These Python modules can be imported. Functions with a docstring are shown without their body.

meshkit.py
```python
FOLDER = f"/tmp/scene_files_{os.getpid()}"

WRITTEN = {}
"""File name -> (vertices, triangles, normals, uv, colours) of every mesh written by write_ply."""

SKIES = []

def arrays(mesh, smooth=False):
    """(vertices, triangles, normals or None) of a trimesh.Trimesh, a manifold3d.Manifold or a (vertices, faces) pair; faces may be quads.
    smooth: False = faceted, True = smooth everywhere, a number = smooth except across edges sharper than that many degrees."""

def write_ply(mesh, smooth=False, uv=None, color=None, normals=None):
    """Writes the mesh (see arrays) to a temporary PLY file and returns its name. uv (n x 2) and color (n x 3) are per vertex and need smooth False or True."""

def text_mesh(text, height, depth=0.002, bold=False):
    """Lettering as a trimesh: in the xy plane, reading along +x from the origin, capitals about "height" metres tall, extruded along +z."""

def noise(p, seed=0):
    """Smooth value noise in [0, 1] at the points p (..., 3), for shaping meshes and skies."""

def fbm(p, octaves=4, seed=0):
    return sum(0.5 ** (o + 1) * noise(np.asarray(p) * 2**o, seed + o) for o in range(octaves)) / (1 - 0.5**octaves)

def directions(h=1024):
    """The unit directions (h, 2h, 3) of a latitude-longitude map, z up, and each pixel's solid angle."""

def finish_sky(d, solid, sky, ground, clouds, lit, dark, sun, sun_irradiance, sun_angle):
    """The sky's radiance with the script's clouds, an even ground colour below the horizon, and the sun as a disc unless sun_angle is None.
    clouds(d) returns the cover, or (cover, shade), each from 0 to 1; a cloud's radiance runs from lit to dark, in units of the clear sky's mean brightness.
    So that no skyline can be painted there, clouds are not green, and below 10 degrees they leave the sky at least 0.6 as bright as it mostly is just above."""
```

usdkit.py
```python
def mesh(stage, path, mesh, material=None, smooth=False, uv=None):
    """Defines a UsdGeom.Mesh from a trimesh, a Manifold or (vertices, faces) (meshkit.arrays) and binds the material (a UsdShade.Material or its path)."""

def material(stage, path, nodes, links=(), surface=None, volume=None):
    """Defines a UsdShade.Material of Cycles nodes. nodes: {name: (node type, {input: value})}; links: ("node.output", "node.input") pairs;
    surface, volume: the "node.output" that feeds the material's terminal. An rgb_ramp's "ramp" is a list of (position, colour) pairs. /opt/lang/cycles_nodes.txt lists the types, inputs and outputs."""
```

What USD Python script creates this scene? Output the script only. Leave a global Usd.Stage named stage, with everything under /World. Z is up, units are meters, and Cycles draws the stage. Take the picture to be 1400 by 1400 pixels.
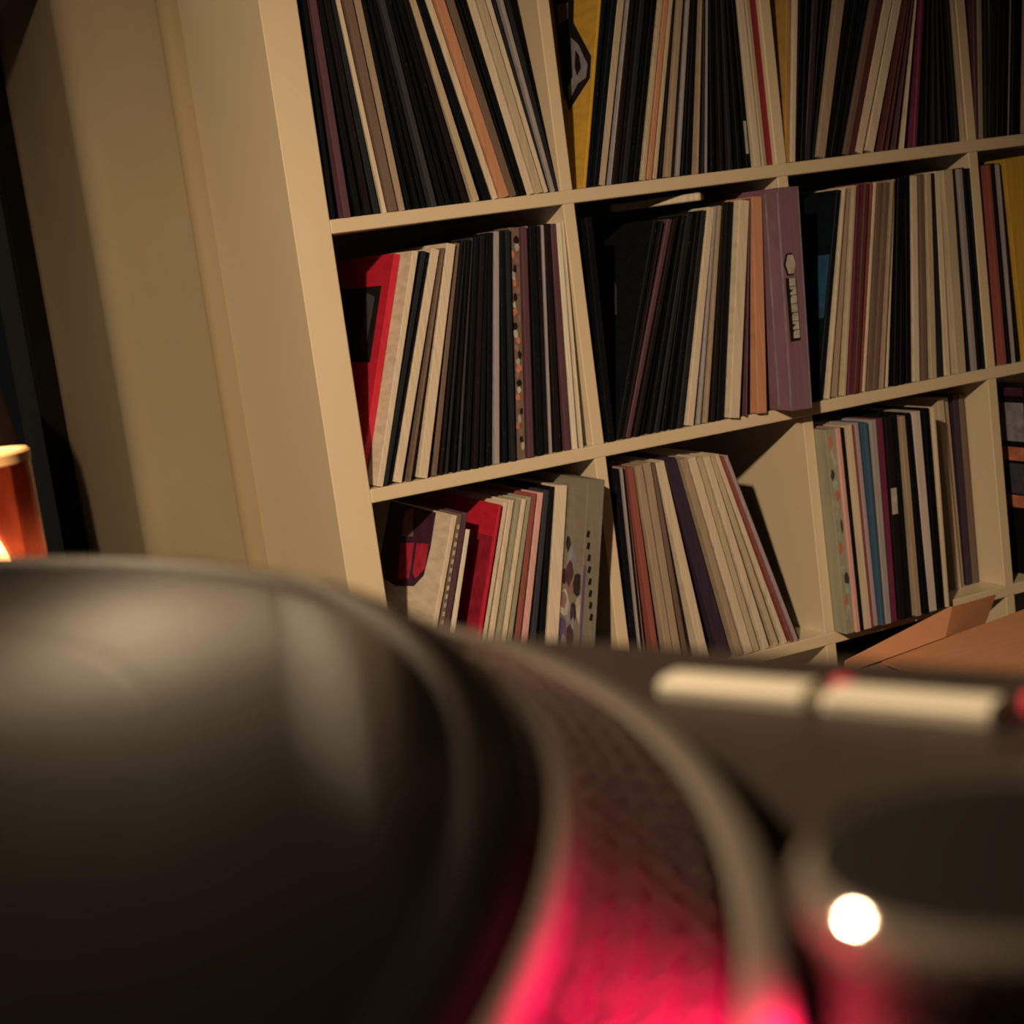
import math, random
import numpy as np, trimesh, manifold3d as m3
from shapely.geometry import Polygon, Point
import usdkit, meshkit
from pxr import Usd, UsdGeom, UsdLux, UsdShade, Gf, Sdf

random.seed(7); np.random.seed(7)
stage = Usd.Stage.CreateInMemory()
UsdGeom.SetStageUpAxis(stage, 'Z'); UsdGeom.SetStageMetersPerUnit(stage, 1.0)
UsdGeom.Xform.Define(stage, '/World'); UsdGeom.Scope.Define(stage, '/World/Looks')

# ------------------------------------------------------------------ camera, lights, exposure
CAM = np.array([-0.69618, -2.01170, 1.05716]); YAW, PITCH, ROLL, FPX = 0.41830, -0.16614, -0.13417, 2224.34
EXPOSURE = 0.0
cam = UsdGeom.Camera.Define(stage, '/World/camera')
_f = np.array([math.sin(YAW)*math.cos(PITCH), math.cos(YAW)*math.cos(PITCH), math.sin(PITCH)])
_r0 = np.array([math.cos(YAW), -math.sin(YAW), 0.0]); _u0 = np.cross(_r0, _f)
_r = math.cos(ROLL)*_r0 + math.sin(ROLL)*_u0; _u = -math.sin(ROLL)*_r0 + math.cos(ROLL)*_u0
M = Gf.Matrix4d(*[float(v) for v in (*_r, 0, *_u, 0, *(-_f), 0, *CAM, 1)])
cam.AddTransformOp().Set(M)
cam.CreateHorizontalApertureAttr(36.0); cam.CreateVerticalApertureAttr(36.0)
cam.CreateFocalLengthAttr(36.0*FPX/1400); cam.CreateClippingRangeAttr(Gf.Vec2f(0.005, 100))
cam.CreateFStopAttr(19.0); cam.CreateFocusDistanceAttr(1.35); cam.CreateExposureAttr(EXPOSURE)

dome = UsdLux.DomeLight.Define(stage, '/World/night_sky'); dome.CreateIntensityAttr(1.0); dome.CreateColorAttr(Gf.Vec3f(0.0005, 0.0009, 0.0011))
LAMP_POS, LAMP_AIM = (-1.35, -2.10, 1.92), (-0.10, 0.0, 0.30)
lamp = UsdLux.SphereLight.Define(stage, '/World/reading_lamp_light')     # the room's shaded reading lamp, turned towards the shelf
def look_at(p, t):
    p, t = np.array(p, float), np.array(t, float); z = (p-t)/np.linalg.norm(p-t); x = np.cross((0, 0, 1), z); x /= np.linalg.norm(x); y = np.cross(z, x)
    return Gf.Matrix4d(*[float(v) for v in (*x, 0, *y, 0, *z, 0, *p, 1)])
lamp.AddTransformOp().Set(look_at(LAMP_POS, LAMP_AIM)); lamp.CreateRadiusAttr(0.045)
lamp.CreateIntensityAttr(3650.0); lamp.CreateColorAttr(Gf.Vec3f(1.0, 0.62, 0.30))
shp = UsdLux.ShapingAPI.Apply(lamp.GetPrim()); shp.CreateShapingConeAngleAttr(33.0); shp.CreateShapingConeSoftnessAttr(1.0)

desk_lamp = UsdLux.SphereLight.Define(stage, '/World/pendant_lamp_light')   # a small shaded lamp hanging over the desk, left of the frame
desk_lamp.AddTransformOp().Set(look_at((-1.15, -1.17, 1.66), (-0.85, -1.70, 0.95))); desk_lamp.CreateRadiusAttr(0.02)
desk_lamp.CreateIntensityAttr(5200.0); desk_lamp.CreateColorAttr(Gf.Vec3f(1.0, 0.70, 0.40))
shp2 = UsdLux.ShapingAPI.Apply(desk_lamp.GetPrim()); shp2.CreateShapingConeAngleAttr(50.0); shp2.CreateShapingConeSoftnessAttr(0.6)

uplight = UsdLux.SphereLight.Define(stage, '/World/uplight_lamp')           # a small uplighter by the window head; the record mirrors the wall it washes
uplight.AddTransformOp().Set(look_at((-0.27, 0.19, 1.475), (-0.26, 0.28, 2.6))); uplight.CreateRadiusAttr(0.02)
uplight.CreateIntensityAttr(260.0); uplight.CreateColorAttr(Gf.Vec3f(1.0, 0.76, 0.50))
shp3 = UsdLux.ShapingAPI.Apply(uplight.GetPrim()); shp3.CreateShapingConeAngleAttr(75.0); shp3.CreateShapingConeSoftnessAttr(0.3)

# ------------------------------------------------------------------ helpers
USED = {}
def numbered(parent, name):
    k = (parent, name); n = USED.get(k, -1) + 1; USED[k] = n
    return f'{parent}/{name}' if n == 0 else f'{parent}/{name}_{n:03d}'
def path_of(parent): return '/World' if parent is None else str(parent.GetPath())
def tag(p, label=None, cat=None, group=None, kind=None):
    for k, v in (('label', label), ('category', cat), ('group', group), ('kind', kind)):
        if v: p.SetCustomDataByKey(k, v)
    return p
def obj(name, mesh, mat, parent=None, smooth=False, **t):
    p = usdkit.mesh(stage, numbered(path_of(parent), name), mesh, mat, smooth=smooth).GetPrim()
    return tag(p, **t)
def thing(name, label, cat, loc=(0, 0, 0), rotz=0.0, group=None, roty=0.0):
    x = UsdGeom.Xform.Define(stage, numbered('/World', name)); x.AddTranslateOp().Set(Gf.Vec3d(*map(float, loc)))
    if rotz: x.AddRotateZOp().Set(float(rotz))
    if roty: x.AddRotateYOp().Set(float(roty))
    return tag(x.GetPrim(), label, cat, group)
def box(x0, x1, y0, y1, z0, z1, b=0.0):
    if b <= 0:
        return trimesh.creation.box(bounds=[[x0, y0, z0], [x1, y1, z1]])
    pts = []
    for sx, X in ((1, x0), (-1, x1)):
        for sy, Y in ((1, y0), (-1, y1)):
            for sz, Z in ((1, z0), (-1, z1)):
                pts += [(X, Y+sy*b, Z+sz*b), (X+sx*b, Y, Z+sz*b), (X+sx*b, Y+sy*b, Z)]
    return m3.Manifold.hull_points(np.array(pts, np.float32).tolist())
def lathe(prof, n=64):
    return trimesh.creation.revolve(np.array(prof, float), sections=n)
def cyl(r, z0, z1, n=32, c=(0, 0)):
    m = trimesh.creation.cylinder(r, z1-z0, sections=n); m.apply_translation((c[0], c[1], (z0+z1)/2)); return m
def cat_mesh(*ms): return trimesh.util.concatenate(list(ms))
def tube(pts, r, n=10):
    return cat_mesh(*[trimesh.creation.cylinder(r, segment=(pts[i], pts[i+1]), sections=n) for i in range(len(pts)-1)] + [trimesh.creation.icosphere(1, r).apply_translation(p) for p in pts[1:-1]])
def panel(pts, th):
    """a flat or slightly bent sheet of the given thickness over a polygon of 3-D corners"""
    P = np.array(pts, float); n = np.cross(P[1]-P[0], P[2]-P[0]); n /= np.linalg.norm(n)
    return m3.Manifold.hull_points(np.vstack([P, P-n*th]).tolist())

def lin(c): c = np.asarray(c, float)/255; return np.where(c <= .04045, c/12.92, ((c+.055)/1.055)**2.4)
WHITE_SEEN = lin((194, 157, 110))/0.72
def seen(*rgb): return tuple(np.clip(lin(rgb)/WHITE_SEEN, 0.004, 0.88))

def mat(name, color, rough=0.5, metal=0.0, spec=0.5, streak=0.0, scale=(40, 40, 40), emit=None, dark=None, coat=0.0, bumpy=0.0):
    c = np.array(color, float)
    nodes = {'p': ('principled_bsdf', {'base_color': tuple(c), 'roughness': rough, 'metallic': metal, 'specular_ior_level': spec, 'coat_weight': coat})}
    links = []
    if streak or bumpy:
        nodes['g'] = ('geometry', {}); nodes['m'] = ('mapping', {'scale': scale}); nodes['n'] = ('noise_texture', {'scale': 1.0, 'detail': 3.0})
        links += [('g.position', 'm.vector'), ('m.vector', 'n.vector')]
    if streak:
        d = np.array(dark, float) if dark is not None else c*(1-streak)
        nodes['r'] = ('rgb_ramp', {'ramp': [(0.35, tuple(d)), (0.65, tuple(np.clip(c*(1+streak*.5) if dark is None else c, 0, .95)))]})
        links += [('n.fac', 'r.fac'), ('r.color', 'p.base_color')]
    if bumpy:
        nodes['b'] = ('bump', {'strength': bumpy, 'distance': 0.002}); links += [('n.fac', 'b.height'), ('b.normal', 'p.normal')]
    if emit is not None:
        nodes['p'][1].update({'emission_color': tuple(emit[:3]), 'emission_strength': emit[3]})
    return usdkit.material(stage, '/World/Looks/'+name, nodes, links, surface='p.BSDF')

# ------------------------------------------------------------------ materials
WHITE = mat('white_laminate', (.74, .72, .67), .42, spec=.4, streak=.02, scale=(5, 5, 5))
WALL = mat('tan_wall_paint', (.285, .272, .235), .8, spec=.2, streak=.05, scale=(7, 7, 5), bumpy=.08)
TRIMP = mat('trim_paint', (.33, .30, .24), .6, spec=.3)
REVEAL = mat('reveal_paint', (.40, .34, .27), .8, spec=.2, streak=.05, scale=(7, 7, 5))
ROOM = mat('room_paint', (.34, .31, .27), .85, spec=.2, streak=.05, scale=(3, 3, 3))
CEIL = mat('ceiling_paint', (.5, .48, .44), .9, spec=.1, streak=.03, scale=(3, 3, 3))
FLOOR = mat('dark_oak_floor', (.14, .085, .05), .5, streak=.5, scale=(3, 40, 40))
DESK = mat('dark_desk_wood', (.045, .03, .022), .45, streak=.4, scale=(4, 50, 50))
VINYL = mat('black_vinyl', (.0035, .0034, .0032), .11, spec=.75)
LABEL = mat('record_label_paper', (.55, .2, .1), .6, streak=.1)
FELT = mat('slipmat_felt', (.012, .012, .012), .95, spec=.1)
PLINTH = mat('dark_plinth', (.042, .034, .031), .42, spec=.45, streak=.2, scale=(300, 300, 300))
PLATTER = mat('platter_metal', (.42, .39, .36), .34, metal=.75)
PLATSIDE = mat('platter_side_finish', (.034, .022, .023), .42, metal=.3)
DOT = mat('strobe_dot_metal', (.14, .095, .095), .34, metal=.85)
KNOB = mat('knob_metal', (.55, .50, .46), .07, metal=.7)
CHROME = mat('bright_metal', (.80, .78, .75), .16, metal=1.0)
DARKMETAL = mat('dark_metal', (.10, .095, .09), .3, metal=.8)
BLACKPL = mat('black_plastic', (.012, .012, .012), .4)
BUTTON = mat('cream_button', (.84, .82, .74), .35, spec=.5)
REDLIGHT = mat('strobe_window_glow', (.3, .01, .05), .4, emit=(1.0, .010, .10, 800.0))
REDLED = mat('red_indicator_glow', (.3, .01, .03), .4, emit=(1.0, .02, .06, .4))
CARD = mat('cardboard', seen(192, 122, 72), .85, spec=.15, streak=.05, scale=(12, 60, 12))
CHAIR = mat('dark_chair_fabric', (.022, .014, .016), .9, spec=.2, streak=.2, scale=(80, 80, 80))
RIM = mat('amber_glass_rim', (.75, .50, .28), .25, spec=.6)
WAX = mat('candle_wax', (.80, .70, .52), .5, emit=(1.0, .42, .12, .12))
FLAME = mat('candle_flame', (1, .8, .5), .5, emit=(1.0, .72, .40, 25.0))
REDGLASS = usdkit.material(stage, '/World/Looks/red_glass', {'f': ('fresnel', {'IOR': 1.5}), 't': ('transparent_bsdf', {'color': (.93, .62, .45)}), 'd': ('translucent_bsdf', {'color': (.36, .10, .07)}), 'm0': ('mix_closure', {'fac': .30}),
    'g': ('glossy_bsdf', {'color': (.9, .8, .7), 'roughness': .08}), 'm': ('mix_closure', {})}, [('t.BSDF', 'm0.closure1'), ('d.BSDF', 'm0.closure2'), ('f.fac', 'm.fac'), ('m0.closure', 'm.closure1'), ('g.BSDF', 'm.closure2')], surface='m.closure')
GLASS = usdkit.material(stage, '/World/Looks/window_glass', {'f': ('fresnel', {'IOR': 1.45}), 't': ('transparent_bsdf', {'color': (.95, .97, .96)}), 'g': ('glossy_bsdf', {'color': (.9, .95, .95), 'roughness': .02}), 'm': ('mix_closure', {})},
    [('f.fac', 'm.fac'), ('t.BSDF', 'm.closure1'), ('g.BSDF', 'm.closure2')], surface='m.closure')
FRAMEDARK = mat('dark_window_frame', (.005, .005, .005), .9, spec=.1)

SLEEVE = {  # colour name -> (colour seen in the photograph under this lamp, the word used in labels)
 'black': ((13, 12, 11), 'black'), 'black2': ((25, 17, 14), 'black'), 'black3': ((32, 29, 25), 'black'), 'black4': ((15, 15, 14), 'black'), 'greydark': ((48, 42, 37), 'charcoal'), 'navy': ((14, 16, 17), 'blue-black'), 'maroon': ((80, 46, 44), 'maroon'), 'purpledark': ((48, 33, 37), 'dark purple'),
 'cream': ((188, 152, 108), 'cream'), 'tan': ((168, 134, 91), 'tan'), 'tanbrown': ((146, 112, 77), 'light brown'), 'brown': ((100, 72, 50), 'brown'), 'orange': ((172, 108, 66), 'orange-brown'),
 'grey': ((140, 118, 96), 'grey'), 'white': ((198, 166, 126), 'white'), 'olive': ((138, 118, 80), 'olive-grey'), 'red': ((122, 32, 30), 'dark red'), 'redpurple': ((100, 35, 48), 'burgundy'),
 'reddark': ((80, 38, 31), 'dark red-brown'), 'redbrown': ((128, 62, 44), 'red-brown'), 'pinkgrey': ((150, 116, 98), 'pinkish grey'), 'pink': ((190, 128, 100), 'pink'), 'pinktan': ((152, 112, 84), 'pinkish tan'),
 'teal': ((52, 68, 70), 'teal blue'), 'paper': ((178, 146, 114), 'off-white paper'), 'brightred': ((165, 24, 32), 'bright red'), 'yellow': ((178, 124, 38), 'golden yellow'), 'ochre': ((158, 108, 48), 'ochre'),
 'mauve': ((112, 72, 66), 'mauve-brown'), 'olivedark': ((112, 92, 64), 'dull olive')}
def sleeve_mat(key):
    rgb, _ = SLEEVE[key]; c = np.array(seen(*rgb)); lum = c.mean()
    nodes = {'g': ('geometry', {}), 'm': ('mapping', {'scale': (420, 30, 9)}), 'n': ('noise_texture', {'scale': 1.0, 'detail': 3.0}),
             'm2': ('mapping', {'scale': (500, 500, 160)}), 'n2': ('noise_texture', {'scale': 1.0, 'detail': 2.0}),
             'r': ('rgb_ramp', {'ramp': [(.3, tuple(c*.84)), (.5, tuple(c)), (.7, tuple(np.clip(c*1.1, 0, .9)))]}),
             'wear': ('rgb_ramp', {'ramp': [(.66, (0, 0, 0)), (.78, (.16, .16, .16) if lum < .12 else (.06, .06, .06))]}),
             'mx': ('mix', {'color2': (.30, .26, .22) if lum < .12 else tuple(c*.45)}),
             'p': ('principled_bsdf', {'roughness': .5 if lum < .12 else .62, 'specular_ior_level': .12 if lum < .05 else .3})}
    links = [('g.position', 'm.vector'), ('m.vector', 'n.vector'), ('n.fac', 'r.fac'), ('g.position', 'm2.vector'), ('m2.vector', 'n2.vector'), ('n2.fac', 'wear.fac'), ('wear.color', 'mx.fac'), ('r.color', 'mx.color1'), ('mx.color', 'p.base_color')]
    return usdkit.material(stage, '/World/Looks/sleeve_'+key, nodes, links, surface='p.BSDF')
SM = {k: sleeve_mat(k) for k in SLEEVE}
def print_mat(name, *rgb): return mat('print_'+name, seen(*rgb), .5, spec=.4, streak=.25, scale=(60, 60, 60))
PR = {'black': print_mat('black', 24, 17, 14), 'grey': print_mat('grey', 120, 104, 90), 'red': print_mat('red', 160, 34, 40), 'flesh': print_mat('flesh', 125, 82, 64), 'plum': print_mat('plum', 60, 26, 32),
      'cream': print_mat('cream', 160, 134, 100), 'teal': print_mat('teal', 36, 62, 68), 'orange': print_mat('orange', 175, 92, 56), 'slate': print_mat('slate', 60, 52, 46), 'green': print_mat('green', 138, 134, 98), 'violet': print_mat('violet', 84, 60, 72)}

# ------------------------------------------------------------------ the setting
Y_WALL, X_COR, REV = 0.392, -0.222, 0.60
S = dict(kind='structure')
obj('floor', box(-3.2, 3.4, -4.6, 1.0, -.06, 0), FLOOR, **S)
obj('ceiling', box(-3.2, 3.4, -4.6, 1.0, 2.6, 2.66), CEIL, **S)
RC = .035                      # the plaster corner beside the window is rounded
arc = [(X_COR+RC-RC*math.sin(q), Y_WALL+RC-RC*math.cos(q)) for q in np.linspace(0, math.pi/2, 13)]
wb = m3.CrossSection([[(3.4, Y_WALL), (3.4, Y_WALL+REV), (X_COR, Y_WALL+REV)] + arc[::-1]]).extrude(2.6)
if wb.volume() <= 0: wb = m3.CrossSection([([(3.4, Y_WALL), (3.4, Y_WALL+REV), (X_COR, Y_WALL+REV)] + arc[::-1])[::-1]]).extrude(2.6)
obj('wall_back', wb, WALL, smooth=30, **S)
obj('wall_back', box(-3.2, -1.7, Y_WALL, Y_WALL+REV, 0, 2.6), WALL, **S)
obj('wall_back', box(-1.7, X_COR+.05, Y_WALL-.0006, Y_WALL+REV, 1.53, 2.6), WALL, **S)
obj('wall_left', box(-3.26, -3.2, -4.6, 1.0, 0, 2.6), ROOM, **S)
obj('wall_right', box(3.4, 3.46, -4.6, 1.0, 0, 2.6), ROOM, **S)
obj('wall_front', box(-3.2, 3.4, -4.66, -4.6, 0, 2.6), ROOM, **S)
th = np.linspace(0, math.pi/2, 9)
trim = m3.CrossSection([[(-.049, Y_WALL)] + [(-.049-.030*math.cos(a), Y_WALL-.016*math.sin(a)) for a in th] + [(-.049, Y_WALL-.016)]]).extrude(1.508)
obj('trim_2', box(-1.75, -.055, Y_WALL-.022, Y_WALL, 1.51, 1.68, .003), WHITE, **S)
obj('trim_1', trim, TRIMP, smooth=40, **S)
win = UsdGeom.Xform.Define(stage, '/World/window_1').GetPrim(); tag(win, kind='structure'); USED[('/World', 'window_1')] = 0
fy0, fy1 = Y_WALL+REV-.07, Y_WALL+REV-.02
obj('window_frame', m3.Manifold.batch_boolean([box(-1.7, X_COR, fy0, fy1, 0, 1.53, .002), box(-1.63, -1.0, fy0-.1, fy1+.1, 1e-9+.12, 1.47, .002), box(-.93, X_COR-.035, fy0-.1, fy1+.1, 1e-9+.12, 1.47, .002)], m3.OpType.Subtract), FRAMEDARK, win)
obj('pane', box(-1.63, -1.0, fy0+.02, fy0+.026, 1e-9+.12, 1.47), GLASS, win)
obj('pane', box(-.93, X_COR-.035, fy0+.02, fy0+.026, 1e-9+.12, 1.47), GLASS, win)

# ------------------------------------------------------------------ the record shelf
P, A_, T_, Z1 = .353, .335, .018, 1.109
shelf = thing('record_shelf', 'tall white laminate cube shelf filled with vinyl record sleeves against the wall', 'shelf')
NB = 5; D_ = .388; XR = NB*A_+(NB-1)*T_
ZB = Z1-3*P+.018+T_*0          # underside line: shelf tops are Z1+k*P
z_bottom_top = Z1-3*P            # top of the bottom panel
z_top_under = z_bottom_top+5*A_+4*T_
obj('side_panel', box(-.05, 0, 0, D_, 0, z_top_under+.05, .0012), WHITE, shelf)
obj('side_panel', box(XR, XR+.05, 0, D_, 0, z_top_under+.05, .0012), WHITE, shelf)
obj('bottom_panel', box(0, XR, 0, D_, z_bottom_top-.05, z_bottom_top, .0012), WHITE, shelf)
obj('top_panel', box(0, XR, 0, D_, z_top_under, z_top_under+.05, .0012), WHITE, shelf)
for k in (-2, -1, 0, 1):
    obj('shelf_board', box(0, XR, 0, D_, Z1+k*P-T_, Z1+k*P, .0010), WHITE, shelf)
for c in range(1, 5):
    for k in range(-3, 2):
        zb = Z1+k*P; obj('divider', box(c*P-T_, c*P, .0006, D_, zb, zb+A_ if k < 1 else z_top_under, .0010), WHITE, shelf)
obj('back_panel', box(0, XR, D_, D_+.004, z_bottom_top, z_top_under), WHITE, shelf)
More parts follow.
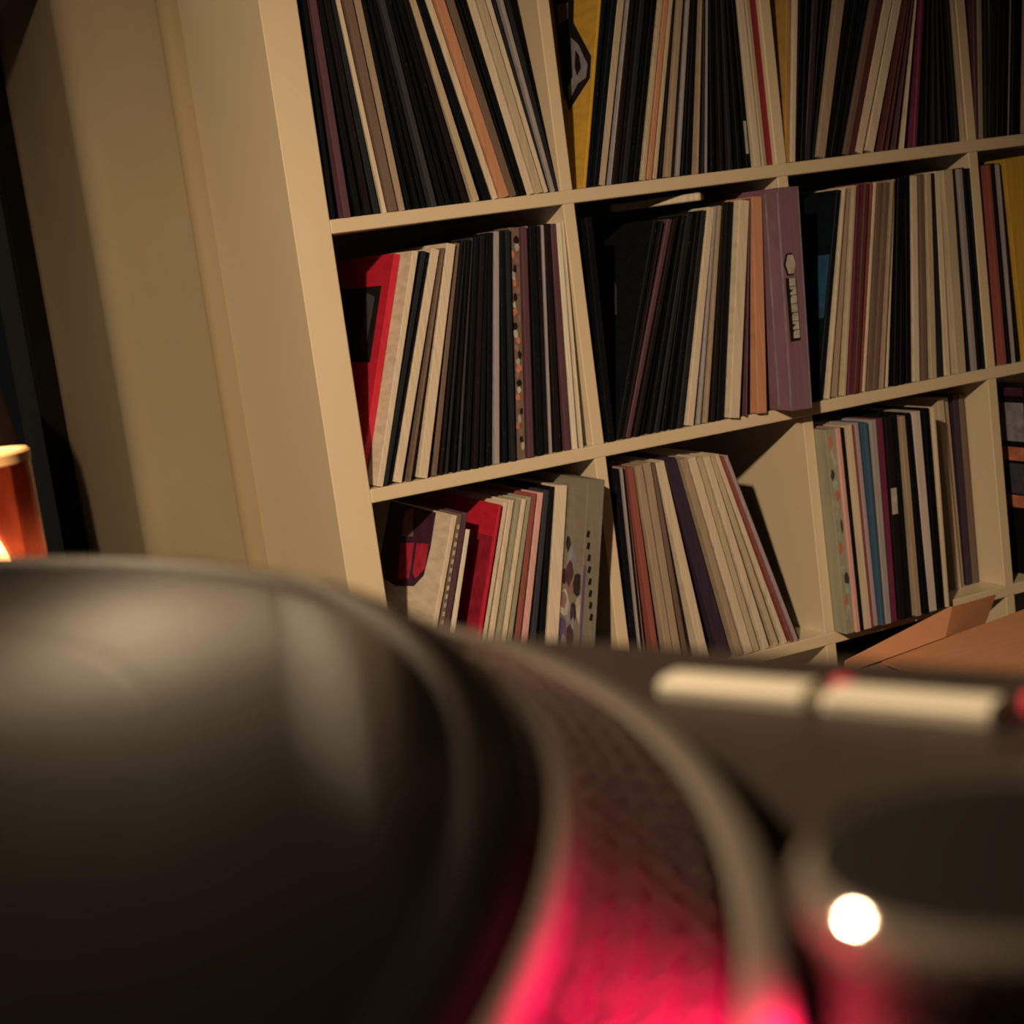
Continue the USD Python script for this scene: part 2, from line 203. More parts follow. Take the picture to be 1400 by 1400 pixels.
CELLS = {
    (1, 0): [('black',7.2,0.9,5.5,12), ('maroon',24.3,-0.7,9.3,12), ('black',41.1,-2.1,7.8,12), ('black',54.7,-3.0,7.8,12), ('black',68.4,-4.0,7.8,12), ('cream',79.4,-4.6,5.5,12), ('brown',89.4,-4.4,11.1,12), ('tanbrown',101.9,-4.2,11.1,12), ('black',114.2,-4.7,5.5,12), ('black',124.6,-5.4,5.5,12), ('black',135.0,-6.2,5.5,12), ('greydark',146.6,-7.0,7.0,12), ('black',158.7,-7.8,7.0,12), ('black',170.2,-8.5,7.0,12), ('black',181.7,-9.2,7.0,12), ('black',193.2,-9.8,7.0,12), ('tan',209.1,-11.1,8.6,12), ('black',226.4,-12.3,10.2,12), ('cream',238.9,-12.4,8.0,12), ('orange',250.8,-12.2,12.7,12), ('brown',263.6,-11.6,11.0,12), ('black',271.0,-11.2,2.3,12), ('grey',274.5,-11.2,3.4,12), ('black',280.6,-11.2,7.4,12), ('cream',290.5,-11.0,10.5,12), ('tan',302.1,-10.9,10.8,12), ('cream',312.8,-10.7,8.8,12), ('black',319.9,-9.8,3.8,12), ('grey',325.0,-9.1,5.0,12), ('black',331.2,-8.2,5.9,12)],
    (1, 1): [('yellowface',21.8,13.4,4.2,12), ('navy',28.9,13.7,6.5,12), ('navy',36.5,14.4,6.5,12), ('tan',47.2,14.9,10.3,12), ('black',55.7,14.6,1.4,12), ('grey',59.1,14.5,1.9,12), ('black',67.4,14.2,7.4,12), ('black',76.2,14.3,7.4,12), ('black',85.0,14.4,7.4,12), ('black',93.8,14.5,7.5,12), ('black',102.7,14.5,7.5,12), ('tan',112.7,14.4,6.6,12), ('orange',122.0,14.2,7.2,12), ('tan',131.2,13.8,5.5,12), ('black',141.4,12.9,3.4,12), ('tanbrown',151.9,12.3,8.4,12), ('black',161.2,11.9,4.3,12), ('grey',168.1,11.6,4.7,12), ('black',177.5,11.1,6.3,12), ('black',187.5,10.5,6.3,12), ('tanbrown',200.9,9.1,3.0,12), ('black',210.7,8.0,3.0,12), ('grey',216.7,7.9,6.2,12), ('black',228.9,6.9,6.0,12), ('black',243.5,5.5,6.0,12), ('black',258.2,4.1,6.0,12), ('black',273.0,2.6,6.0,12), ('black',287.8,1.1,6.0,12), ('cream',303.4,0.0,11.4,12), ('cream',313.3,0.0,7.1,12), ('tan',319.9,0.0,5.0,12), ('red',328.6,0.0,11.2,12)],
    (1, 2): [('ochreface',4.5,7.6,7.3,12), ('cream',12.8,8.3,7.9,12), ('black',21.1,8.9,7.1,12), ('black',29.0,9.4,7.1,12), ('purpledark',38.0,10.9,9.3,12), ('black',45.3,12.8,3.8,12), ('black',49.9,14.1,3.8,12), ('tanbrown',60.2,15.7,14.7,12), ('black',72.6,16.9,7.8,12), ('black',81.5,17.7,7.8,12), ('navy',90.0,18.5,7.1,12), ('navy',98.2,19.0,7.1,12), ('brown',107.6,19.6,9.3,12), ('reddark',118.8,19.8,10.6,12), ('cream',132.9,20.4,14.7,12), ('cream',154.7,19.8,14.7,12), ('reddark',171.7,18.6,1.6,12), ('reddark',181.2,17.4,1.6,12), ('maroon',196.1,15.3,1.4,12), ('creamshort',215.5,12.8,2.4,12), ('redpurple',238.4,10.2,6.4,12), ('black',258.4,7.8,5.0,12), ('black',273.1,6.2,5.0,12), ('black',288.0,4.5,4.9,12), ('black',302.9,2.8,4.9,12), ('black',318.0,1.1,4.9,12), ('tan',331.2,-0.2,5.9,12)],
    (1, 3): [('maroon',4.1,4.5,6.6,12), ('olive',12.2,5.2,8.3,12), ('black',19.8,5.9,5.5,12), ('grey',26.7,6.6,7.0,12), ('black',36.2,7.2,10.7,12), ('black',47.7,7.2,10.8,12), ('black',59.3,7.2,10.8,12), ('grey',67.5,7.4,4.2,12), ('black',75.1,7.4,9.7,12), ('black',86.8,7.2,9.8,12), ('pinktan',101.2,6.6,8.5,12), ('black',114.4,6.1,10.5,12), ('black',126.3,6.0,10.5,12), ('black',138.2,5.9,10.6,12), ('cream',156.2,5.8,20.9,12)],
    (2, 0): [('redface',5.6,18.0,9.0,40), ('cream',15.3,18.0,8.3,12), ('black',23.5,18.9,5.9,12), ('black',30.4,18.9,6.0,12), ('cream',42.2,18.7,11.5,12), ('brown',57.0,17.7,2.8,12), ('cream',76.1,16.1,12.8,12), ('brown',95.0,14.8,6.7,12), ('black',104.3,14.3,4.1,12), ('black',113.8,13.5,4.1,12), ('black',123.3,12.7,4.2,12), ('greydark',132.3,12.0,3.8,12), ('black',142.1,11.2,6.1,12), ('black',153.3,10.5,6.2,12), ('black',164.4,9.7,6.2,12), ('black',175.6,9.0,6.2,12), ('grey',187.6,8.3,7.0,12), ('black',199.6,7.5,6.0,12), ('black',210.9,6.7,6.0,12), ('patterned',225.4,6.5,14.7,12), ('maroon',238.4,6.3,8.0,12), ('pinkgrey',245.6,6.2,3.9,12), ('black',253.9,6.0,9.4,12), ('black',264.3,5.9,9.4,12), ('grey',272.2,5.8,3.3,12), ('black',283.1,5.0,8.4,12), ('maroon',297.8,3.9,7.7,12), ('white',308.9,3.3,7.0,12), ('cream',318.6,2.6,2.7,12)],
    (2, 1): [('black',14.2,1.3,10.1,12), ('blackface',28.0,18.9,6.2,12), ('black',34.4,19.4,2.7,12), ('maroon',40.9,20.3,6.9,12), ('black',52.2,19.8,6.6,12), ('black',64.4,19.0,6.6,12), ('black',76.7,18.3,6.6,12), ('black',89.0,17.5,6.7,12), ('black',101.4,16.7,6.7,12), ('black',113.8,15.9,6.8,12), ('black',126.3,15.1,6.8,12), ('cream',143.0,14.0,10.9,12), ('grey',158.8,12.7,4.5,12), ('tanbrown',169.3,11.9,5.3,12), ('black',181.1,11.0,6.6,12), ('black',192.1,10.4,6.7,12), ('black',199.6,10.4,6.7,12), ('cream',212.0,10.4,16.4,-8), ('maroon',233.4,8.4,2.4,-8), ('orange',258.6,5.6,16.1,-8), ('mauvebox',301.4,2.7,35.6,-50)],
    (2, 2): [('navyface',20.6,13.3,7.9,12), ('cream',33.7,12.3,4.6,12), ('tanbrown',47.8,11.4,11.6,12), ('tan',63.4,10.4,5.8,12), ('redpurple',74.9,10.1,5.5,12), ('reddark',83.1,10.3,7.5,12), ('redbrown',92.7,10.6,8.1,12), ('cream',102.5,10.7,5.3,12), ('brown',112.6,10.5,7.9,12), ('brown',121.2,10.8,7.9,12), ('tanbrown',132.2,10.2,4.1,12), ('cream',144.1,9.1,4.8,12), ('black',158.0,8.0,8.2,12), ('black',172.4,7.0,8.2,12), ('black',186.8,6.0,8.3,12), ('cream',201.1,5.5,11.1,12), ('brown',215.5,5.1,9.1,12), ('tan',231.1,4.3,10.5,12), ('black',248.3,3.3,10.3,12), ('cream',264.1,2.5,9.8,12), ('tan',285.9,1.3,17.8,12), ('black',303.8,0.6,3.3,12), ('grey',313.1,0.7,8.8,12), ('black',321.9,0.5,2.3,12), ('grey',325.5,0.5,3.0,12), ('black',329.8,0.5,3.8,12)],
    (2, 3): [('redbrown',21.2,-0.1,7.0,12), ('black',30.8,-0.5,3.9,12), ('black',35.3,-0.2,3.9,12), ('grey',40.9,-0.1,3.8,12), ('black',51.4,-1.3,2.7,12), ('yellowbox',89.3,-1.9,50.4,12), ('black',125.2,-1.3,12.3,12), ('black',140.1,-1.6,12.4,12), ('black',155.1,-2.0,12.4,12), ('cream',174.5,-2.2,18.7,12), ('cream',195.0,-2.3,18.8,12)],
    (3, 0): [('creamface',9.3,19.7,7.0,12), ('striped',22.4,18.9,6.3,12), ('maroon',30.9,18.9,7.5,12), ('whiteshort',46.2,17.7,6.0,12), ('redface2',85.1,18.3,4.3,12), ('cream',95.3,18.4,6.4,12), ('cream',108.1,17.6,7.3,12), ('olive',118.1,17.5,5.7,12), ('cream',126.5,17.3,5.7,12), ('olive',137.0,16.9,7.5,12), ('redbrown',153.2,15.6,7.4,12), ('pink',166.5,15.1,8.5,12), ('greydark',183.2,14.0,7.0,12), ('black',198.8,12.7,7.3,12), ('cream',216.7,11.9,17.6,12), ('olivebox',242.4,11.9,26.1,-50)],
    (3, 1): [('black',10.1,1.3,8.8,12), ('grey',17.3,1.3,2.3,12), ('black',21.6,1.1,2.7,12), ('pinktan',26.2,0.9,3.3,12), ('redbrown',43.9,-1.0,8.9,12), ('tanbrown',65.5,-2.8,11.4,12), ('tanbrown',78.0,-2.6,11.0,12), ('brown',93.0,-3.4,7.6,12), ('cream',124.4,-6.9,13.8,12), ('purpledark',159.8,-9.9,18.8,12), ('tanbrown',181.5,-10.6,10.4,12), ('cream',197.6,-11.1,13.1,12), ('tan',212.9,-11.4,10.4,12), ('cream',229.4,-12.2,10.4,12), ('tan',249.4,-13.8,8.1,12), ('cream',266.6,-15.3,6.8,12), ('redbrown',276.6,-16.0,2.6,12), ('pinkgrey',283.6,-16.4,5.0,12), ('black',291.6,-16.8,3.9,12)],
    (3, 2): [('collage',8.9,0.0,16.3,-28), ('pink',21.3,0.0,7.3,-28), ('black',28.3,0.0,5.5,-28), ('cream',39.8,0.0,16.4,-28), ('redbrown',51.8,0.0,6.5,-28), ('pinkgrey',59.8,-0.1,6.9,-28), ('teal',67.7,0.6,5.6,-28), ('grey',78.3,1.3,10.0,-28), ('redpurple',91.4,1.5,11.4,-28), ('black',105.6,1.6,11.9,-28), ('black',118.5,1.5,12.0,-28), ('tanbrown',135.3,0.7,9.0,-28), ('black',151.1,-0.2,9.0,-28), ('paper',166.2,0.4,15.1,-28), ('black',180.1,1.0,6.4,-28), ('black',188.3,0.7,6.4,-28), ('cream',196.3,1.1,5.6,-28), ('tan',279.8,-0.6,12.3,50), ('tanbrown',293.2,0.0,10.1,50), ('purpledark',308.8,0.9,10.3,50), ('brown',323.4,0.5,10.5,50)],
    (3, 3): [('bandedface',59.5,0.5,10.7,12), ('black',74.6,0.1,11.2,12), ('black',88.1,-0.2,11.2,12), ('cream',103.4,-0.2,12.5,12), ('cream',116.7,0.2,12.6,12)],
}
ORD = ['first','second','third','fourth','fifth','sixth','seventh','eighth','ninth','tenth','eleventh','twelfth','thirteenth','fourteenth','fifteenth','sixteenth','seventeenth','eighteenth','nineteenth','twentieth']
ORD += ['twenty-'+o for o in ORD[:9]]+['thirtieth']+['thirty-'+o for o in ORD[:9]]
ROWN = {1: 'top', 2: 'middle', 3: 'bottom'}; COLN = {0: 'leftmost', 1: 'second', 2: 'third', 3: 'rightmost'}
FACE = {'yellowface': 'yellow', 'ochreface': 'ochre', 'redface': 'brightred', 'blackface': 'black', 'navyface': 'navy', 'creamface': 'cream', 'redface2': 'brightred', 'bandedface': 'black',
        'creamshort': 'cream', 'whiteshort': 'white', 'yellowbox': 'yellow', 'mauvebox': 'mauve', 'olivebox': 'olivedark', 'patterned': 'brown', 'striped': 'brown', 'collage': 'olive'}
def slab(t, d, h):
    """a sleeve standing on its bottom edge, spine at y=0: thickness along x, a rounded spine and slightly eased edges"""
    c = min(.0007, t*.3)
    return m3.CrossSection([[(-t/2+c, 0), (t/2-c, 0), (t/2, c), (t/2, d), (-t/2, d), (-t/2, c)]]).extrude(h)
def on_left(t, pts, th=.0004):
    """flat print on the cover that faces left: pts are (depth from the spine, height)"""
    P2 = Polygon(pts).intersection(Polygon([(.0012, .002), (.311, .002), (.311, .311), (.0012, .311)]))
    if P2.is_empty: return None
    if P2.geom_type != 'Polygon': P2 = max(P2.geoms, key=lambda g: g.area)
    m = trimesh.creation.extrude_polygon(P2, th, engine='earcut')
    v = m.vertices.copy(); m.vertices = np.c_[-t/2-v[:, 2], v[:, 0], v[:, 1]]; m.invert() if m.volume < 0 else None
    return m
def on_spine(pts, th=.0004):
    m = trimesh.creation.extrude_polygon(Polygon(pts), th, engine='earcut')
    v = m.vertices.copy(); m.vertices = np.c_[v[:, 0], -v[:, 2], v[:, 1]]; m.invert() if m.volume < 0 else None
    return m
def rect(x0, x1, y0, y1): return [(x0, y0), (x1, y0), (x1, y1), (x0, y1)]
SPECIAL = {
 ((1, 1), 'yellowface'): 'golden yellow sleeve showing its cover with a black and grey drawing',
 ((1, 2), 'ochreface'): 'ochre record sleeve at the far left of the top third compartment',
 ((2, 0), 'redface'): 'bright red sleeve with a dark picture, leaning at the left of the middle row',
 ((2, 1), 'blackface'): 'black sleeve with its dark cover turned outward, second from left, middle row, second compartment',
 ((2, 2), 'navyface'): 'blue-black sleeve with a teal picture beside the mauve-brown box set',
 ((3, 0), 'creamface'): 'cream sleeve with a dark and red picture, leftmost in the bottom leftmost compartment',
 ((3, 0), 'redface2'): 'bright red sleeve in the bottom leftmost compartment beside cream sleeves',
 ((3, 3), 'bandedface'): 'dark sleeve with orange and tan bands in the bottom rightmost compartment',
 ((1, 2), 'creamshort'): 'short cream sleeve between dark red ones in the top third compartment',
 ((3, 0), 'whiteshort'): 'short white sleeve leaning just left of the bright red one, bottom row',
 ((2, 3), 'yellowbox'): 'wide golden yellow box set at the right edge of the middle row',
 ((2, 1), 'mauvebox'): 'mauve-brown box set with a cream emblem and lettering strip, sticking out of the shelf',
 ((3, 0), 'olivebox'): 'dull olive box set with a picture collage, sticking out of the bottom leftmost compartment',
 ((2, 0), 'patterned'): 'sleeve with a speckled brown and tan spine in the middle leftmost compartment',
 ((3, 0), 'striped'): 'brown sleeve with a dashed cream spine in the bottom leftmost compartment',
 ((3, 2), 'collage'): 'sleeve with a pale green and pink mottled spine, bottom row, third compartment'}
for cell, rows in CELLS.items():
    r, c = cell; X0, Z0 = c*P, Z1-(r-1)*P
    place = f'{ROWN[r]} row, {COLN[c]} compartment'
    for i, (key, b, a, t, sb) in enumerate(rows):
        rnd = random.Random(r*1000+c*100+i)
        t = t/1000; sb = sb/1000; ar = math.radians(a)
        h = .313+rnd.uniform(-.002, .0015); d = .313
        if key in ('creamshort', 'whiteshort'): h = .27 if key == 'creamshort' else .285
        if key.endswith('box'): h, d = .318, .318
        col = FACE.get(key, key)
        if sb == .012: sb = .004
        sb2 = sb+(rnd.uniform(-.005, .005) if not key.endswith('box') else 0)
        if col == 'black': col = rnd.choice(['black', 'black', 'black4', 'black2', 'black3'])
        word = SLEEVE[col][1]
        lean = '' if abs(a) < 3 else (' leaning right' if a > 0 else ' leaning left')
        fat = 'thin ' if t < .0045 else ('thick ' if t > .012 else '')
        label = SPECIAL.get((cell, key), f'{fat}{word} record sleeve{lean}, {ORD[i]} from the left, {place}')
        name, cat = ('record_box_set', 'box set') if key.endswith('box') else ('record_sleeve', 'record')
        loc = (X0+b/1000, sb2, Z0+abs(math.sin(ar))*t/2+.0002)
        grp = f'record sleeves in the {ROWN[r]} {COLN[c]} compartment'
        mesh = slab(t, d, h)
        if (cell, i) in (((1, 1), 27), ((3, 2), 9)):          # two black spines with a small pale label
            th_ = thing(name, label.replace('record sleeve', 'record sleeve with a pale spine label'), cat, loc, 0, grp, a); obj('sleeve', mesh, SM[col], th_)
            z0, z1 = (.020, .066) if r == 1 else (.165, .205)
            obj('spine_label', on_spine(rect(-t/2+.0008, t/2-.0008, z0, z1)), PR['cream'], th_, label='pale paper label'); continue
        if key not in FACE or key in ('ochreface', 'creamshort', 'whiteshort', 'yellowbox'):
            x = usdkit.mesh(stage, numbered('/World', name), mesh, SM[col]); x.AddTranslateOp().Set(Gf.Vec3d(*map(float, loc))); x.AddRotateYOp().Set(float(a))
            tag(x.GetPrim(), label, cat, grp); continue
        th_ = thing(name, label, cat, loc, 0, grp, a)
        obj('box' if key.endswith('box') else 'sleeve', mesh, SM[col], th_)
        def L(nm, pts, m_, **k):
            g = on_left(t, pts, **k)
            if g is not None: obj(nm, g, m_, th_)
        if key == 'yellowface':
            L('cover_print', [(.148, .285), (.077, .272), (.072, .236), (.009, .180), (.007, .150), (.063, .113), (.089, .144), (.125, .232)], PR['black'])
            L('cover_print', [(.076, .216), (.050, .202), (.018, .170), (.019, .152), (.043, .147), (.065, .126), (.072, .146), (.060, .160)], PR['grey'], th=.0008)
            L('cover_print', [(.058, .196), (.044, .186), (.036, .168), (.046, .158), (.055, .172)], PR['black'], th=.0012)
            L('cover_print', [(.13, .272), (.095, .268), (.09, .245), (.12, .240)], PR['grey'], th=.0008)
        elif key == 'redface':
            L('cover_picture', rect(.030, .245, .165, .270), PR['black'])
            L('cover_picture', [(.05, .255), (.085, .262), (.08, .185), (.055, .18)], PR['slate'], th=.0008)
        elif key == 'creamface':
            L('cover_picture', [(.058, .311), (.055, .263), (.061, .222), (.089, .203), (.155, .194), (.235, .2), (.235, .311)], PR['plum'])
            L('cover_picture', [(.105, .262), (.064, .266), (.061, .232), (.088, .214), (.1, .22)], PR['red'], th=.0008)
            L('cover_picture', [(.165, .255), (.116, .262), (.112, .211), (.15, .205)], PR['red'], th=.0008)
            L('cover_picture', [(.172, .303), (.140, .309), (.124, .27), (.168, .265)], PR['flesh'], th=.0008)
        elif key == 'navyface':
            L('cover_picture', [(.048, .215), (.004, .217), (.004, .123), (.030, .120)], PR['teal'])
        elif key == 'blackface':
            L('cover_print', [(.153, .246), (.105, .248), (.078, .22), (.063, .179), (.085, .172), (.1, .21), (.135, .225)], PR['slate'])
        elif key == 'bandedface':
            for z0, z1, m_ in ((.296, .31, 'plum'), (.222, .285, 'grey'), (.190, .212, 'orange'), (.112, .132, 'orange'), (.135, .185, 'slate')): L('cover_print', rect(.002, .2, z0, z1), PR[m_])
        elif key == 'redface2':
            L('cover_print', rect(.006, .2, .02, .268), print_mat('deep_red', 130, 24, 30))
        elif key == 'olivebox':
            pal = ['plum', 'cream', 'violet', 'flesh', 'black', 'grey']
            for k in range(34):
                y, z = rnd.uniform(.001, .075), rnd.uniform(.03, .255); w_ = rnd.uniform(.007, .016)
                if z > .20 + (y)*.8: continue
                L('cover_picture', [(max(.0013, y+w_*math.cos(q)*rnd.uniform(.6, 1)), z+1.5*w_*math.sin(q)*rnd.uniform(.6, 1)) for q in np.linspace(0, 6.28, 9)[:-1]], PR[pal[k % 6]], th=.0003+.000006*k)
            for k in range(8):
                u, v = -.0085+.0018*k+rnd.uniform(-.0004, .0004), .243-.0165*k
                obj('spine_print', on_spine([(u-.0026, v-.004), (u+.002, v-.005), (u+.003, v+.004), (u-.001, v+.0055)]), PR['black'], th_)
            obj('spine_border', on_spine(rect(.0098, .0108, .006, .306)), PR['grey'], th_)
            obj('spine_print', on_spine(rect(-.0125, -.0085, .05, .20)), PR['violet'], th_)
        elif key == 'mauvebox':
            e = [(-.0048+.0085*math.cos(q), .2092+.0155*math.sin(q)) for q in np.linspace(0, 6.283, 7)[:-1]]
            obj('spine_emblem_shadow', on_spine([(-.0062+(x_+.0048)*1.25, .2092+(z_-.2092)*1.18) for x_, z_ in e]), PR['black'], th_)
            obj('spine_emblem', on_spine(e, .0008), PR['cream'], th_)
            obj('spine_strip_shadow', on_spine([(-.0150, .190), (.0030, .190), (.0045, .100), (-.0130, .099)]), PR['black'], th_)
            for k in range(7):
                v1 = .1895-.0124*k; v0 = v1-.0114; u0 = -.0090+.0003*k; w_ = .0105
                if k in (0, 3): pl = rect(u0, u0+w_, v0, v1)
                elif k in (1, 5): pl = [(u0, v1), (u0, v1-.0035), (u0+.006, v1-.0042), (u0, v0+.003), (u0, v0), (u0+w_, v0), (u0+w_, v1)]
                else: pl = [(u0, v0), (u0+w_, v0), (u0+w_, v1), (u0+.003, v1), (u0, v1-.003)]
                obj('spine_letter', on_spine(pl, .0008), PR['cream'], th_)
            obj('edge_line', on_spine(rect(.0148, .0162, .004, .314)), PR['grey'], th_)
            L('side_line', rect(.0012, .004, .004, .314), PR['grey']); L('side_line', rect(.031, .034, .004, .314), PR['grey'])
        elif key in ('patterned', 'striped', 'collage'):
            pal = {'patterned': ['cream', 'black', 'flesh', 'orange'], 'striped': ['cream'], 'collage': ['green', 'cream', 'orange', 'green', 'slate']}[key]
            n_ = {'patterned': 30, 'striped': 24, 'collage': 18}[key]
            for k in range(n_):
                z = .012+(h-.024)*(k+.5)/n_
                if key == 'striped': pts = rect(-t/2+.0014, t/2-.0018, z-.003, z+.0035)
                else:
                    u, w_ = rnd.uniform(-t*.25, t*.25), rnd.uniform(.15, .32)*t; hh_ = .0065 if key == 'patterned' else .011
                    pts = [(np.clip(u+w_*math.cos(q)*rnd.uniform(.6, 1.2), -t/2+.0009, t/2-.0009), z+hh_*math.sin(q)*rnd.uniform(.6, 1.1)) for q in np.linspace(0, 6.28, 8)[:-1]]
                if Polygon(pts).is_valid: obj('spine_print', on_spine(pts, .0004+.00002*k), PR[pal[k % len(pal)]], th_)

for c in range(4):
    for i in range(18):
        rnd = random.Random(900+c*50+i)
        key = rnd.choice(['black', 'black2', 'navy', 'brown', 'black', 'tanbrown', 'black4', 'maroon'])
        t = .0155; x = usdkit.mesh(stage, numbered('/World', 'record_sleeve'), slab(t, .313, .312), SM[key]); x.AddTranslateOp().Set(Gf.Vec3d(c*P+.014+.0178*i, .006+rnd.uniform(-.004, .004), Z1+P+.0002))
        tag(x.GetPrim(), f'{SLEEVE[key][1]} upright record sleeve, {ORD[i]} from the left, uppermost row, {COLN[c]} compartment', 'record', f'record sleeves in the uppermost {COLN[c]} compartment')

# a few dark sleeves in the lowest row behind the carton, and the cream sleeve laid on the leaning black ones
for i in range(7):
    x = usdkit.mesh(stage, numbered('/World', 'record_sleeve'), slab(.030, .313, .312), SM['black']); x.AddTranslateOp().Set(Gf.Vec3d(2*P+P*0+.02+.042*i, .06, Z1-3*P+.0002))
    tag(x.GetPrim(), f'thick black record sleeve, {ORD[i]} from the left in the dark lowest compartment behind the carton', 'record', 'record sleeves in the lowest row behind the carton')
x = usdkit.mesh(stage, numbered('/World', 'record_sleeve'), box(-.13, 0, 0, .17, 0, .011, .0015), SM['cream'])
x.AddTranslateOp().Set(Gf.Vec3d(P+.205, .006, Z1-P+.3165)); x.AddRotateZOp().Set(-34.0); 
tag(x.GetPrim(), 'small cream sleeve lying flat on top of the leaning black sleeves', 'record')

# ------------------------------------------------------------------ desk, turntable, record
ZD, PHI = 0.8985, 115.6
TC = np.array([-0.7806, -1.8289]); 
desk = thing('desk', 'dark wooden desk carrying the record player', 'desk', (TC[0], TC[1], 0), PHI)
obj('desk_top', box(-.32, .95, -.40, .45, ZD-.035, ZD, .003), DESK, desk)
for lx in (-.28, .91):
    for ly in (-.36, .41): obj('leg', box(lx-.025, lx+.025, ly-.025, ly+.025, 0, ZD-.035, .002), DESK, desk)

tt = thing('turntable', 'dark direct-drive record player with red-lit platter edge in the foreground', 'turntable', (TC[0], TC[1], ZD), PHI)
ZP = .1007               # plinth top above the desk; the platter axis is at the origin
outer = m3.CrossSection([[(-.177+.012, -.1765), (.276-.012, -.1765), (.276, -.1765+.012), (.276, .1765-.012), (.276-.012, .1765), (-.177+.012, .1765), (-.177, .1765-.012), (-.177, -.1765+.012)]]).offset(-.003, m3.JoinType.Round).offset(.003, m3.JoinType.Round)
pl = m3.Manifold.hull(outer.extrude(ZP-.028).translate((0, 0, .025)) + outer.offset(-.002, m3.JoinType.Miter).extrude(ZP-.025).translate((0, 0, .025)))
pl = pl - m3.Manifold.cylinder(.02, .1725, .1725, 128).translate((0, 0, ZP-.008))
plinth = obj('plinth', pl, PLINTH, tt)
for lx in (-.13, .23):
    for ly in (-.13, .13): obj('foot', lathe([(0, 0), (.026, 0), (.028, .004), (.028, .02), (.02, .026), (0, .026)], 32).apply_translation((lx, ly, 0)), BLACKPL, tt)
F = 1.0025-ZD            # flange underside
plat = lathe([(0, F-.002), (.150, F-.002), (.1676, F-.0003), (.1686, F+.0004), (.1686, F+.0014), (.1680, F+.0021), (.1668, F+.0024), (.1655, F+.0022), (.1648, F+.0018)], 160)
platter = obj('platter', cat_mesh(plat, lathe([(0, F+.0045), (.1505, F+.0045), (.1510, F+.0050), (.1513, F+.0080), (.1516, F+.0085), (.1522, F+.0087), (.1530, F+.0085), (.1536, F+.0080)], 160)), PLATTER, tt, smooth=35)
obj('platter_side', lathe([(.1536, F+.0080), (.1542, F+.0074), (.1640, F+.0026), (.1650, F+.0019)], 160), PLATSIDE, platter, smooth=35)
dots = []
dome_ = trimesh.creation.icosphere(1, 1.0)
sl = np.array([.1640-.1542, .0026-.0074]); sl_l = np.linalg.norm(sl); nrm = np.array([-sl[1], sl[0]])/sl_l
for row, (f_, n_) in enumerate(((.12, 170), (.37, 176), (.62, 182), (.87, 188))):
    rr, zz = .1542+sl[0]*f_, F+.0074+sl[1]*f_
    for k in range(n_):
        q = 2*math.pi*k/n_; m = dome_.copy(); m.apply_scale((.0010, .0023, .0004))
        R_ = np.eye(4); ang = math.atan2(nrm[0], nrm[1]); R_[:3, :3] = [[math.cos(ang), 0, math.sin(ang)], [0, 1, 0], [-math.sin(ang), 0, math.cos(ang)]]
        m.apply_transform(R_); m.apply_translation((rr, 0, zz)); m.apply_transform(trimesh.transformations.rotation_matrix(q, (0, 0, 1))); dots.append(m)
obj('strobe_dots', cat_mesh(*dots), DOT, platter, smooth=True, kind='stuff')
obj('spindle', lathe([(0, F+.004), (.0036, F+.004), (.0036, F+.019), (.0025, F+.0215), (0, F+.022)], 24), CHROME, platter, smooth=40)
# strobe tower with its power knob
TX, TY, KR = -.1643, -.0813, .0130
AZ = math.atan2(-TY, -TX)
slot = m3.Manifold.cube((.012, .009, .0095)).translate((.006, -.0045, ZP+.0050)).rotate((0, 0, math.degrees(AZ))).translate((TX, TY, 0))
tb = m3.Manifold.cylinder(.0040, .0136, .0128, 48).translate((TX, TY, ZP-.001)) + m3.Manifold.cylinder(.0176, .0120, .0120, 48).translate((TX, TY, ZP))
tower = obj('strobe_tower', tb - slot, DARKMETAL, tt, smooth=40)
glow = trimesh.creation.box(bounds=[[.0061, -.0043, ZP+.0052], [.0068, .0043, ZP+.0143]]); glow.apply_transform(trimesh.transformations.rotation_matrix(AZ, (0, 0, 1))); glow.apply_translation((TX, TY, 0))
obj('strobe_window', glow, REDLIGHT, tower, label='glowing red strobe window')
KZ = ZP+.0011
knob = obj('power_knob', lathe([(.0085, KZ+.0162), (KR-.0002, KZ+.0162), (KR, KZ+.0164)] + [(KR-.004*math.cos(math.radians(35))+.004*math.cos(q), KZ+.0180-.004*math.sin(math.radians(35))+.004*math.sin(q)) for q in np.radians(np.linspace(35, 55, 7))] + [(KR-.0013, KZ+.0188)], 64).apply_translation((TX, TY, 0)), KNOB, tt, smooth=25)
obj('knob_cap', lathe([(KR-.0012, KZ+.0187), (KR-.003, KZ+.0190), (.004, KZ+.0192), (0, KZ+.0193)], 48).apply_translation((TX, TY, 0)), BLACKPL, knob, smooth=40)
for cx in (-.0968, -.1196):
    obj('speed_button', box(cx-.0107, cx+.0107, -.1573-.0025, -.1573+.0025, ZP-.001, ZP+.0022, .0009), BUTTON, tt, label='cream speed selector button')
for cx in (-.1082, -.1316):
    obj('indicator_light', lathe([(0, ZP-.0002), (.0015, ZP-.0002), (.0015, ZP+.0012), (.0008, ZP+.0018), (0, ZP+.0019)], 16).apply_translation((cx, -.1622, 0)), REDLED, tt, label='small glowing red indicator')
obj('start_button', box(-.1705, -.1385, -.1705, -.1405, ZP-.001, ZP+.002, .001), DARKMETAL, tt)
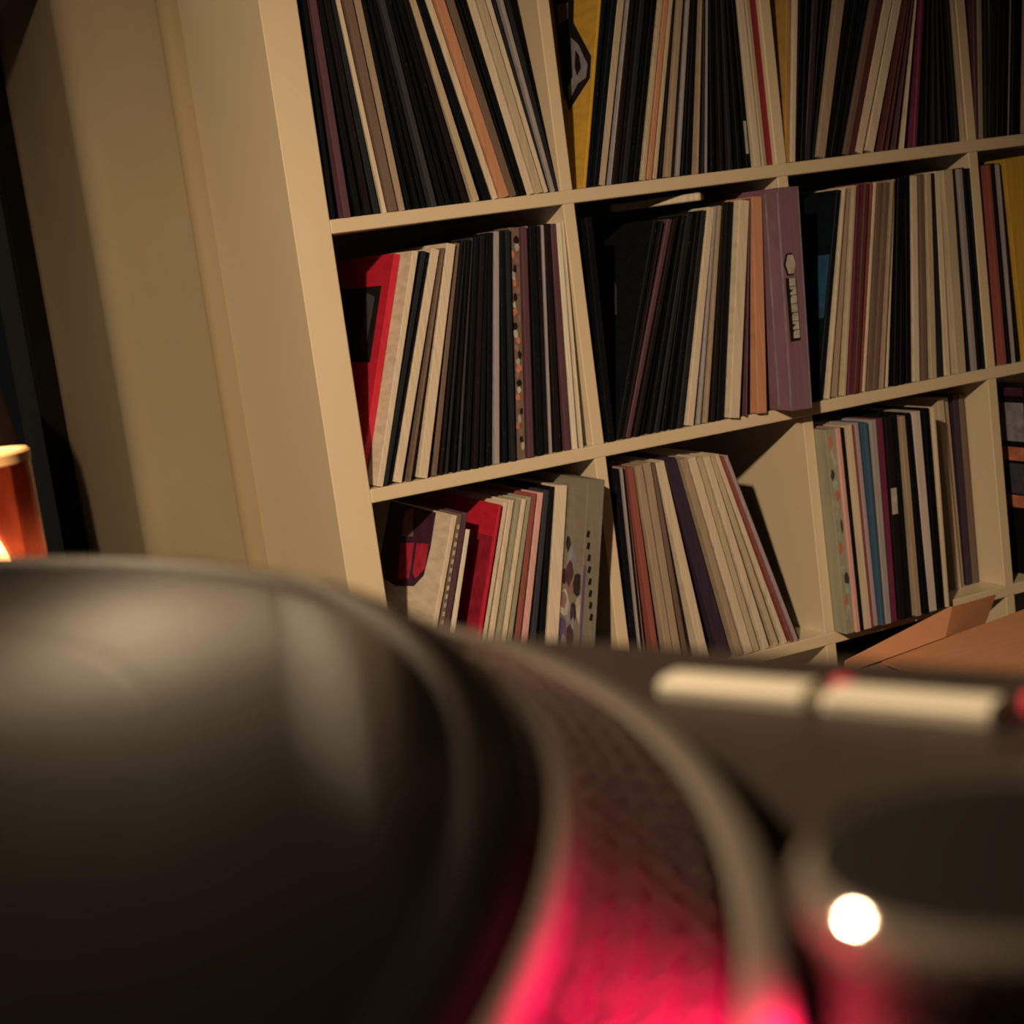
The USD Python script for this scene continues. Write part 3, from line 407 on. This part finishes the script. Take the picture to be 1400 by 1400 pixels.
# pitch slider and tonearm (they stand out of the frame, right of and behind the platter)
obj('pitch_slider', cat_mesh(box(.236, .252, -.165, -.035, ZP, ZP+.0008), box(.236, .252, -.106, -.094, ZP+.0008, ZP+.006)), DARKMETAL, tt)
arm = obj('tonearm_base', lathe([(0, ZP-.001), (.045, ZP-.001), (.045, ZP+.006), (.034, ZP+.010), (.020, ZP+.012), (.016, ZP+.034), (0, ZP+.036)], 48).apply_translation((.215, .100, 0)), DARKMETAL, tt, smooth=40)
ap = [(.215, .100, ZP+.045), (.216, .04, ZP+.045), (.222, -.02, ZP+.044), (.222, -.06, ZP+.043), (.210, -.105, ZP+.041)]
obj('tonearm_tube', tube(ap, .0048), CHROME, arm, smooth=40)
obj('headshell', box(.196, .214, -.150, -.100, ZP+.034, ZP+.040, .0015), BLACKPL, arm)
obj('counterweight', trimesh.creation.cylinder(.017, segment=((.2145, .115, ZP+.045), (.212, .155, ZP+.045)), sections=32), CHROME, arm, smooth=40)
obj('arm_pivot', box(.203, .227, .090, .110, ZP+.030, ZP+.056, .002), DARKMETAL, arm)

mat_ = thing('slipmat', 'black felt slipmat under the record on the platter', 'slipmat', (TC[0], TC[1], 1.0025+.0046), PHI)
obj('felt_disc', lathe([(.0037, 0), (.1495, 0), (.1500, .0006), (.1495, .0015), (.0037, .0015)], 96), FELT, mat_)
# the record: a slightly warped disc, tipped towards the shelf
TA, TB, HC = .004, .0213, 1.01386
def warp(v):
    r_ = np.hypot(v[:, 0], v[:, 1]); q = np.arctan2(v[:, 1], v[:, 0])
    return v[:, 2] + TA*v[:, 0] + TB*v[:, 1] + WARP*(r_/.15)**2*np.cos(2*(q-WQ)) + W3*(r_/.15)**3*np.cos(3*(q-WQ3))
WARP, WQ, W3, WQ3 = .0008, 1.2, .0006, 2.0
lp = thing('vinyl_record', 'black vinyl record on the turntable platter filling the lower left foreground', 'record', (TC[0], TC[1], HC))
rs = [.0037, .050, .0505, .058, .060] + list(np.arange(.0605, .1445, .00045)) + [.146, .1485, .1498, .1504, .1504, .1498]
hs = [.0004, .0004, .0, -.0002, 0.0] + [(-.000004 if k % 2 else .000004) for k in range(len(np.arange(.0605, .1445, .00045)))] + [0.0002, .0003, .0002, -.0004, -.0011, -.0016]
for k, r_ in enumerate(rs):                # the smooth gap between two tracks
    if abs(r_-.1160) < .0006: hs[k] = -.00003
prof = np.array([(r_, h_) for r_, h_ in zip(rs, hs)] + [(.0037, -.0018)])
N_ = 220; qs = np.linspace(0, 2*math.pi, N_, endpoint=False)
v = np.concatenate([np.c_[prof[:, 0]*math.cos(q), prof[:, 0]*math.sin(q), prof[:, 1]] for q in qs]); n0 = len(prof)
f = []
for k in range(N_):
    a, b = k*n0+np.arange(n0-1), ((k+1) % N_)*n0+np.arange(n0-1)
    f.append(np.c_[a, a+1, b+1]); f.append(np.c_[a, b+1, b])
    f.append([[k*n0+n0-1, k*n0, ((k+1) % N_)*n0], [k*n0+n0-1, ((k+1) % N_)*n0, ((k+1) % N_)*n0+n0-1]])
v[:, 2] = warp(v); f = np.vstack(f)[:, ::-1]
obj('disc', (v, f), VINYL, lp, smooth=True)
lab = lathe([(.0037, .0005), (.0495, .0005), (.0497, .0007), (.0037, .0007)], 96); lv = lab.vertices.copy(); lv[:, 2] = warp(lv); lab.vertices = lv
obj('centre_label', lab, LABEL, lp)

# ------------------------------------------------------------------ candle, chair, carton
cd = np.array([-0.62093, -1.31576])
can = thing('candle_holder', 'tall red glass candle holder with a lit candle at the left edge', 'candle holder', (cd[0], cd[1], ZD))
gr, gh = .0200, .1005
obj('glass', lathe([(0, 0), (gr-.001, 0), (gr, .001), (gr, gh-.005), (gr-.0028, gh-.005), (gr-.0028, .006), (0, .006)], 48), REDGLASS, can, smooth=40)
obj('rim', lathe([(gr-.0028, gh-.005), (gr+.0004, gh-.005), (gr+.0006, gh-.001), (gr-.0004, gh), (gr-.0024, gh), (gr-.0031, gh-.001), (gr-.0028, gh-.005)], 48), RIM, can, smooth=40)
wax = obj('candle', lathe([(0, .0063), (gr-.0032, .0063), (gr-.0032, .033), (gr-.005, .032), (0, .0315)], 32), WAX, can, smooth=40)
obj('wick', cyl(.0007, .0315, .039, 8), BLACKPL, wax)
obj('flame', lathe([(0, .034), (.0048, .036), (.0075, .043), (.0060, .053), (.0020, .064), (0, .068)], 24), FLAME, wax, smooth=True)

ch = thing('armchair', 'dark upholstered chair with a rounded back in front of the black window', 'chair', (-.585, .22, 0), 12)
def pill(x0, x1, y0, y1, z0, z1, r):
    s_ = m3.Manifold.sphere(r, 24)
    return m3.Manifold.batch_hull([s_.translate((X, Y, Z)) for X in (x0+r, x1-r) for Y in (y0+r, y1-r) for Z in (z0+r, z1-r)])
bk = m3.Manifold.batch_hull([m3.Manifold.sphere(.04, 24).translate(p) for p in [(.215*math.cos(q), .18, .875+.185*math.sin(q)) for q in np.linspace(0, math.pi, 13)] + [(-.22, .16, .46), (.22, .16, .46)]])
obj('backrest', bk, CHAIR, ch, smooth=40)
obj('seat', pill(-.26, .26, -.28, .20, .36, .48, .05), CHAIR, ch, smooth=40)
for lx in (-.21, .21):
    for ly in (-.23, .15): obj('leg', m3.Manifold.cylinder(.37, .013, .02, 20).translate((lx, ly, 0)), BLACKPL, ch)

bx_ = thing('cardboard_box', 'open brown cardboard carton standing before the lowest shelf at right', 'box')
Bz = .42
P0, P1, P2, P3 = (.552, -.245), (1.10, -.150), (1.19, -.62), (.64, -.72)
def wall(a, b, z0, z1, th=.004):
    a, b = np.array(a), np.array(b); n = np.array([(b-a)[1], -(b-a)[0]]); n = n/np.linalg.norm(n)*th
    return m3.Manifold.hull_points([(*p, z) for z in (z0, z1) for p in (a, b, b-n, a-n)])
for a_, b_ in ((P0, P1), (P1, P2), (P2, P3), (P3, P0)): obj('side_wall', wall(b_, a_, 0, Bz-.001), CARD, bx_)
obj('bottom', m3.Manifold.hull_points([(*p, z) for z in (0.0, .004) for p in (P0, P1, P2, P3)]), CARD, bx_)
mid0, mid1 = np.array((.598, -.485)), np.array((1.146, -.386))
obj('top_flap', panel([(.615, -.233, Bz), (.746, -.209, Bz), (.830, -.198, Bz), (1.10, -.150, Bz), (*(mid1-(0, .002)), Bz), (*(mid0-(0, .002)), Bz)][::-1], .004), CARD, bx_)
obj('top_flap', panel([(*(mid0-(-.0, .005)), Bz-.002), (*(mid1-(0, .005)), Bz-.002), (*P2, Bz), (*P3, Bz)], .004), CARD, bx_)
obj('raised_flap', panel([(.545, -.246, .423), (.613, -.233, .421), (.746, -.209, .421), (.778, -.190, .455), (.552, -.240, .436)], .003), CARD, bx_)
obj('folded_flap', panel([(.746, -.209, .421), (.866, -.150, .400), (.919, -.120, .433), (.778, -.190, .455)], .003), CARD, bx_)
